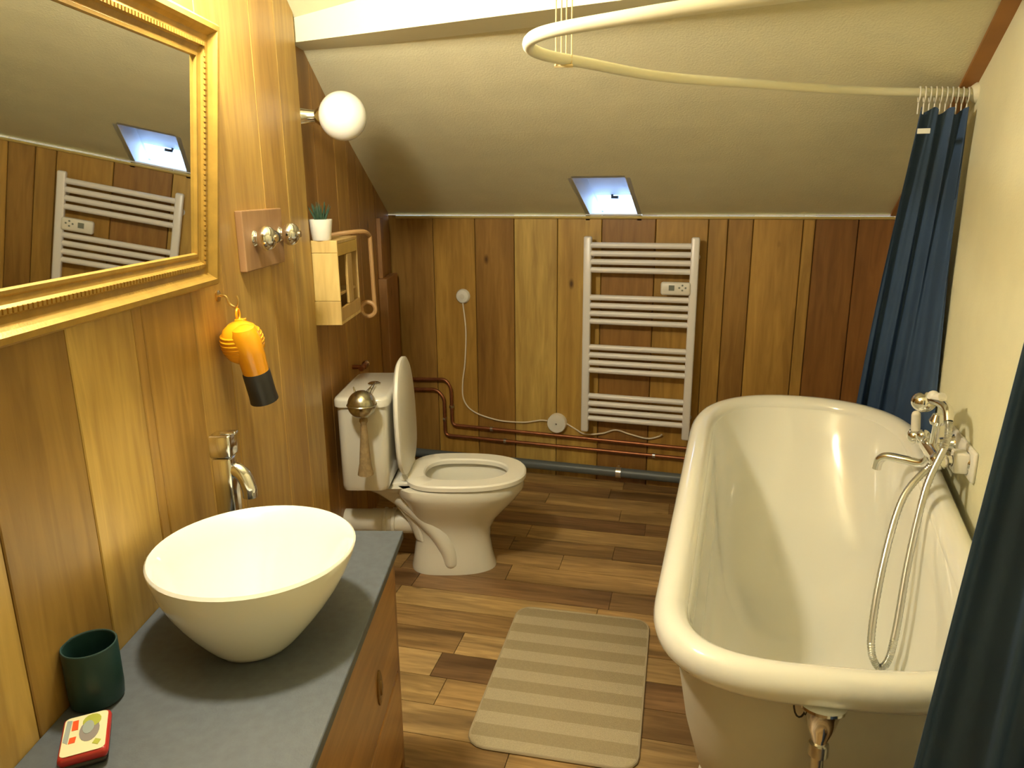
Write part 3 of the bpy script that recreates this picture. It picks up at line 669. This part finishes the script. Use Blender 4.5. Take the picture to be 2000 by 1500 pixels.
# ------------------------------------------------------------------ wall crate, plant, paper holder
cr = empty('wall_crate', L(2.62, FAR_O, 1.085), (0, 0, A), 'pale wooden crate shelf on the wall under the potted plant', 'shelf')
cc = (.74, .56, .22, 1); CD, CWd, CHt = .112, .30, .30
def cbox(name, a, b, c=cc): mb = MB(); mb.box(a, b, .0015); return mb.build(name, M['crate'], cr, False, color=c)
for z0, z1 in ((.0, .0865), (.0875, .2565), (.2575, CHt)): cbox('side_slat', (0, 0, z0), (CD, .01, z1))
cbox('side_panel', (0, CWd - .01, 0), (CD, CWd, CHt), (.60, .42, .17, 1))
cbox('top_board', (0, .0105, CHt - .012), (CD, CWd - .0105, CHt), (.66, .48, .20, 1))
cbox('bottom_board', (0, .0105, 0), (CD, CWd - .0105, .012))
cbox('back_board', (0, .0105, .0125), (.006, CWd - .0105, CHt - .0125), (.50, .32, .12, 1))
cbox('front_rail', (CD - .01, .0105, CHt - .055), (CD, CWd - .0105, CHt - .0125), (.70, .50, .12, 1))
cbox('front_rail', (CD - .01, .0105, .0125), (CD, CWd - .0105, .06), (.60, .40, .14, 1))
cbox('front_post', (CD - .01, .13, .062), (CD, .20, CHt - .057), (.64, .45, .17, 1))
cbox('inner_shelf', (.007, .0105, .10), (CD - .012, CWd - .0105, .11), (.6, .42, .17, 1))
pp = empty('potted_plant', L(2.645, .028, 1.385), (0, 0, A), 'tiny spiky green plant in a white tapered pot', 'plant')
mb = MB(); mb.lathe([(.001, 0), (.030, 0), (.033, .004), (.041, .072), (.039, .073), (.036, .062), (.001, .060)], (0, 0, 0), (0, 0, 1), 28); mb.build('pot', M['pot'], pp)
mb = MB(); mb.lathe([(.036, .055), (.02, .064), (.001, .066)], (0, 0, 0), (0, 0, 1), 16); mb.build('soil', mat('potting_soil', (.03, .02, .014), .9), pp)
rnd = random.Random(5)
for k in range(16):
    a = k * 2.4; t = .15 + .8 * (k / 16); r0 = .012; h = .075 - .02 * (k / 16); out = .006 + .030 * (k / 16)
    d0 = Vector((math.cos(a), math.sin(a), 0)); q = MB()
    q.tube([d0 * r0 * (k / 16) + Vector((0, 0, .058)), d0 * (r0 + out * .5) + Vector((0, 0, .058 + h * .55)), d0 * (r0 + out) + Vector((0, 0, .058 + h))], lambda t: .0055 * (1 - t) + .0008, 6); q.build('leaf', M['leaf'], pp)
ph = empty('towel_holder', L(2.97, FAR_O, 1.06), (0, 0, A), 'bent wood strap holder with a ring beside the wall crate', 'holder')
mb = MB(); mb.tube(spline([(.0, -.02, .325), (.07, -.01, .335), (.12, .05, .335), (.128, .11, .315)], 6) + [Vector((.128, .13, .02))], .009, 8); mb.build('strap', M['copperstrap'], ph)
mb = MB(); mb.tube([(.105 + .030 * math.cos(t), .11, .012 + .030 * math.sin(t)) for t in [2 * PI * k / 24 for k in range(24)]], .009, 8, closed=True); mb.build('ring', M['copperstrap'], ph)
mb = MB(); mb.tube([(0, .04, .012), (.08, .11, .012)], .010, 8); mb.build('roller', M['copperstrap'], ph)

# ------------------------------------------------------------------ toilet
TS = 2.89
to = empty('toilet', L(TS, 0), (0, 0, A), 'white close-coupled toilet with its lid raised', 'toilet')
def egg(x0, x1, hw, z, n=48, e=2.3, back=.42):
    xc = x0 + (x1 - x0) * back; out = []
    for k in range(n):
        a = 2 * PI * k / n; c, s_ = math.cos(a), math.sin(a); ee = 2 / e if c > 0 else 2 / 3.2
        x = xc + ((x1 - xc) * abs(c) ** ee if c > 0 else -(xc - x0) * abs(c) ** ee)
        out.append((x, hw * math.copysign(abs(s_) ** (2 / 2.4), s_), z))
    return out
rings = [egg(*r) for r in [(.255, .615, .112, 0), (.255, .612, .112, .012), (.265, .60, .104, .06), (.275, .59, .098, .13), (.275, .595, .100, .18), (.262, .62, .116, .225), (.25, .665, .145, .275), (.235, .705, .172, .32), (.215, .728, .188, .352), (.205, .735, .192, .365), (.20, .738, .194, .396), (.205, .733, .19, .402)]]
rings += [egg(.30, .69, .145, .402), egg(.31, .68, .138, .392), egg(.315, .67, .132, .34), egg(.33, .63, .11, .29), egg(.36, .56, .075, .25), egg(.40, .50, .03, .245)]
mb = MB(); mb.loft(rings)
for sg in (-1, 1):
    mb.tube(spline([(.225, sg * .06, .335), (.275, sg * .072, .295), (.335, sg * .080, .235), (.385, sg * .082, .17), (.42, sg * .082, .10), (.43, sg * .082, .05)], 8), lambda t: .042 - .008 * t, 14)
    mb.sphere((.43, sg * .082, .05), .034, 16, 10)
# neck carrying the cistern
neck = []
for x0, x1, hw, z in [(.275, .36, .085, .14), (.245, .34, .082, .22), (.19, .32, .085, .30), (.12, .31, .10, .355), (.075, .30, .125, .385), (.065, .295, .15, .402)]:
    neck.append([(x, y, z) for x, y in rrect(x0, -hw, x1, hw, min(hw, .05))])
mb.loft(neck)
mb.build('pan', M['toilet'], to)
mb = MB(); mb.lathe([(.001, 0), (.085, 0)], (.47, 0, .275), (0, 0, 1), 24, False, False); mb.v = [(x, y * .8, z) for x, y, z in mb.v]; mb.build('water', M['water'], to)
# cistern
crg = []
for z, i in [(.405, .02), (.41, .008), (.43, .0), (.58, -.004), (.755, -.008)]:
    crg.append([(x, y, z) for x, y in rrect(.020 , -.195 + i, .208 - i, .195 - i, .035)])
mb = MB(); mb.loft(crg); mb.build('cistern', M['toilet'], to)
lrg = [[(x, y, z) for x, y in rrect(.012 + i, -.212 + i, .222 - i, .212 - i, .036)] for z, i in [(.756, .004), (.758, 0), (.782, 0), (.790, .004), (.794, .014)]]
mb = MB(); mb.loft(lrg); mb.build('cistern_lid', M['toilet'], to)
mb = MB(); mb.lathe([(.026, 0), (.026, .006), (.020, .010), (.001, .011)], (.13, 0, .793), (0, 0, 1), 20); mb.build('flush_button', M['chrome'], to)
# seat ring
def ring_mesh(o, i, z0, z1, bev=.006):
    q = MB(); a = lambda p, z: [(x, y, z) for x, y, _ in p]
    o2 = egg(o[0] + bev, o[1] - bev, o[2] - bev, 0); i2 = egg(i[0] - bev, i[1] + bev, i[2] + bev, 0); O = egg(o[0], o[1], o[2], 0); I = egg(i[0], i[1], i[2], 0)
    rings = [a(O, z0), a(O, z1 - bev), a(o2, z1), a(i2, z1), a(I, z1 - bev), a(I, z0)]
    q.loft(rings, False, False); n = len(O); base = len(q.v) - 6 * n
    for k in range(n): q.f.append((base + k, base + 5 * n + k, base + 5 * n + (k + 1) % n, base + (k + 1) % n))
    return q
ring_mesh((.245, .745, .198), (.325, .665, .118), .408, .430).build('seat', M['plasticw'], to)
# lid, hinged up; built in its hinge frame and turned
lh = MB(); O = egg(0, .475, .193, 0); I = egg(.012, .463, .181, 0)
lh.loft([[(x, y, z) for x, y, _ in P_] for P_, z in ((I, -.003), (O, .003), (O, .014), (egg(.01, .465, .183, 0), .022), (egg(.04, .43, .15, 0), .026))])
ang = math.radians(-91.5); ca, sa = math.cos(ang), math.sin(ang)
lh.v = [(.266 + x * ca + z * sa * -1 * -1, y, .430 - x * sa + z * ca * 1) for x, y, z in lh.v]
lh.build('lid', M['plasticw'], to)
mb = MB(); mb.box((.205, -.12, .398), (.285, .12, .416), .004); mb.build('hinge_plate', M['plasticw'], to)
for y in (-.075, .075):
    mb = MB(); mb.tube([(.252, y - .028, .432), (.252, y + .028, .432)], .014, 14); mb.box((.235, y - .02, .402), (.27, y + .02, .43), .004); mb.build('hinge', M['plasticw'], to)
mb = MB(); mb.lathe([(.052, 0), (.052, .05), (.058, .052), (.058, .062), (.052, .064), (.052, .085), (.058, .087), (.058, .10), (.050, .102), (.050, .19)], (.09, 0, .195), (1, 0, -.02), 28); mb.build('waste_collar', M['pvcw'], to)
mb = MB(); mb.tube([(FAR_O, 0, .195), (.10, 0, .195)], .05, 24); mb.build('waste_pipe', M['pvcw'], to)
# ornament hanging at the near side of the cistern
orn = empty('hanging_ornament', L(TS - .266, .142, .79), (0, 0, A), 'tarnished silver ball with a long tassel hanging by the cistern', 'ornament')
mb = MB(); mb.sphere((0, -.012, 0), .053, 28, 18); mb.tube([(.0535 * math.cos(2 * PI * k / 32), -.012 + .0535 * math.sin(2 * PI * k / 32), 0) for k in range(32)], .003, 6, closed=True); mb.build('silver_ball', M['silver'], orn)
mb = MB(); mb.lathe([(.014, -.050), (.016, -.065), (.011, -.075), (.013, -.10), (.022, -.23), (.030, -.275), (.001, -.276)], (0.004, -.012, 0), (0.02, 0, 1), 18); mb.build('tassel', M['hairc'], orn)
for sg in (-1, 1):
    mb = MB(); mb.tube(spline([(sg * .022, -.012, .038), (sg * .032, .01, .06), (sg * .026, .03, .03), (sg * .012, .08, .018), (0, .235, .022)], 8), .0022, 6); mb.build('chain', M['silver'], orn)
sv = empty('stop_valve', L(3.17, FAR_O, .80), (0, 0, A), 'small chrome stop valve on the wall above the cistern', 'valve')
mb = MB(); mb.tube([(0, 0, 0), (.06, 0, 0)], .010, 12); mb.tube([(.045, -.035, 0), (.045, .05, 0)], .012, 12); mb.build('valve_body', M['copper'], sv)
mb = MB(); mb.lathe([(.016, 0), (.018, .01), (.012, .022), (.001, .023)], (.045, .05, 0), (0, 1, 0), 14); mb.build('valve_knob', M['chrome'], sv)

# ------------------------------------------------------------------ towel radiator
RX0, RX1, RZ0, RZ1, RY = -.804, -.238, .302, 1.325, BACK_Y - .075
ra = empty('towel_radiator', ((RX0 + RX1) / 2, RY, RZ0), label='white electric ladder towel radiator on the plank wall', cat='radiator')
hw = (RX1 - RX0) / 2; ht = RZ1 - RZ0
for sx in (-1, 1):
    mb = MB(); mb.box((sx * (hw - .02) - .02, -.02, 0), (sx * (hw - .02) + .02, .012, ht), .008); mb.build('upright', M['rad'], ra)
pxrows = [(462, 483), (462, 500), (462, 516), (462, 531), ]
zs = []
for top in (.950, .688, .430, .168):
    zs += [top + .030 - k * .041 for k in range(4)]
barm = None
for z in zs:
    if barm is None:
        mb = MB(); mb.tube([(-hw + .03, -.004, 0), (hw - .03, -.004, 0)], .0145, 14); barm = mb.build('bar', M['rad'], ra, loc=(0, 0, z))
    else:
        b_ = barm.copy(); COL.objects.link(b_); b_.parent = ra; b_.location = (0, 0, z)
cbx = MB(); cbx.box((hw - .175, -.034, .745), (hw - .032, .0, .808), .010); cb = cbx.build('control_box', M['plasticw'], ra)
mb = MB(); mb.box((hw - .135, -.0355, .768), (hw - .108, -.033, .794)); mb.build('display', M['lcd'], cb, False)
for (dx, dz) in ((-.085, .782), (-.07, .77), (-.07, .794), (-.055, .782)):
    mb = MB(); mb.lathe([(.005, 0), (.004, .002), (.001, .0022)], (hw + dx, -.0335, dz), (0, -1, 0), 10); mb.build('button', M['lcd'], cb)
for sx in (-1, 1):
    for z in (.10, ht - .10):
        mb = MB(); mb.tube([(sx * (hw - .02), .008, z), (sx * (hw - .02), .075, z)], .009, 10); mb.lathe([(.02, 0), (.02, .008)], (sx * (hw - .02), .067, z), (0, 1, 0), 14); mb.build('wall_bracket', M['rad'], ra)

# ------------------------------------------------------------------ pipes and electrics on the back wall
PY = BACK_Y - .028
def pipe(name, label, pts, r, mt, clips, cat='pipe', clipm='steel', group=None):
    root = empty(name, pts[0], label=label, cat=cat, group=group); P0 = Vector(pts[0])
    mb = MB(); mb.tube([Vector(p) - P0 for p in pts], r, 12); mb.build('pipe_run', M[mt], root)
    for (x, z) in clips:
        mb = MB(); mb.tube([(x - P0.x, PY + .028 - P0.y, z - P0.z), (x - P0.x, PY - P0.y, z - P0.z)], .005, 8)
        mb.lathe([(r + .004, -.007), (r + .004, .007)], (x - P0.x, PY - P0.y, z - P0.z), (1, 0, 0) if abs(z - .5) > .15 and z < .3 else (0, 0, 1), 12); mb.build('pipe_clip', M[clipm], root)
    return root
def rounded(pts, r=.03):
    out = [Vector(pts[0])]
    for i in range(1, len(pts) - 1):
        a, b, c = (Vector(pts[i + k]) for k in (-1, 0, 1)); d0 = (a - b).normalized(); d1 = (c - b).normalized()
        p0, p1 = b + d0 * r, b + d1 * r
        for k in range(6):
            t = k / 5; out.append(p0 * (1 - t) ** 2 + b * 2 * t * (1 - t) + p1 * t * t)
    out.append(Vector(pts[-1])); return out
pipe('copper_pipe', 'upper thin copper pipe stepping down behind the toilet', rounded([(-1.82, PY, .505), (-1.60, PY, .518), (-1.57, PY, .47), (-1.57, PY, .250), (.40, PY, .233)]), .0095, 'copper', [(-1.57, .36), (-1.33, .247)])
pipe('copper_pipe', 'lower thin copper pipe running under the towel radiator', rounded([(-1.82, PY, .445), (-1.66, PY, .455), (-1.615, PY, .41), (-1.615, PY, .185), (.40, PY, .180)]), .0095, 'copper', [(-1.615, .28), (-1.25, .184), (-.42, .1825)])
gp = empty('waste_pipe', (-1.5, BACK_Y - .045, .072), label='grey plastic waste pipe along the foot of the wall', cat='pipe')
mb = MB(); mb.tube([(-.3, 0, -.006), (.8, 0, .0), (1.95, 0, .006)], .026, 18); mb.build('pipe_run', M['greypvc'], gp)
mb = MB(); mb.tube([(.885, 0, .0005), (.912, 0, .0005)], .029, 18); mb.tube([(.898, 0, .028), (.898, .0, .04)], .007, 8); mb.box((.888, 0, -.012), (.908, .045, .012)); mb.build('pipe_clip', M['steel'], gp)
bp_ = empty('wall_outlet', (-1.492, BACK_Y, .991), label='small round white cable outlet high on the plank wall', cat='outlet')
mb = MB(); mb.lathe([(.040, 0), (.040, .010), (.034, .020), (.020, .024), (.001, .024)], (0, 0, 0), (0, -1, 0), 24); mb.build('cover', M['plasticw'], bp_)
mb = MB(); mb.lathe([(.014, 0), (.013, .006), (.001, .007)], (0, -.022, 0), (0, -1, 0), 16); mb.build('push_button', M['pvcw'], bp_)
jb = empty('junction_box', (-.953, BACK_Y, .312), label='round white junction box above the copper pipes', cat='junction box')
mb = MB(); mb.lathe([(.053, 0), (.053, .030), (.050, .035), (.001, .036)], (0, 0, 0), (0, -1, 0), 32); mb.build('cover', M['plasticw'], jb)
mb = MB(); mb.lathe([(.005, 0), (.004, .002), (.001, .002)], (0, -.0355, 0), (0, -1, 0), 10); mb.build('screw', M['steel'], jb)
CY = BACK_Y - .012
mb = MB(); mb.tube(spline([(-1.492, CY, .955), (-1.478, CY, .80), (-1.488, CY, .62), (-1.505, CY, .50), (-1.50, CY, .40), (-1.44, CY, .335), (-1.30, CY, .298), (-1.15, CY, .298), (-1.05, CY, .318), (-1.0, CY, .318)], 8), .0042, 8)
tag(mb.build('electric_cable', M['cord']), 'thin pale cable drooping from outlet to junction box', 'cable')
mb = MB(); mb.tube(spline([(-.905, CY, .315), (-.85, CY, .285), (-.79, CY - .02, .268), (-.70, CY, .275), (-.63, CY, .300), (-.55, CY, .283), (-.46, CY, .268), (-.40, CY, .285), (-.385, CY - .01, .30)], 8), .0042, 8)
tag(mb.build('electric_cable', M['cord']), 'thin wavy pale cable from junction box to towel radiator', 'cable')

# ------------------------------------------------------------------ rug
rg = empty('bath_rug', (-.478, 2.07, 0), (0, 0, math.radians(5)), 'beige striped woven bath rug on the floor beside the tub', 'rug')
mb = MB(); q0 = rrect(-.245, -.375, .245, .375, .055); q1 = rrect(-.242, -.372, .242, .372, .053)
mb.loft([[(x, y, .0005) for x, y in q0], [(x, y, .006) for x, y in q0], [(x, y, .009) for x, y in q1]]); mb.build('woven_pile', M['rug'], rg)
edge = [(x, y, .005) for x, y in q0]; mb = MB(); mb.tube(edge, .0045, 6, closed=True); mb.build('bound_edge', mat('rug_binding', (.40, .33, .22), .9), rg)
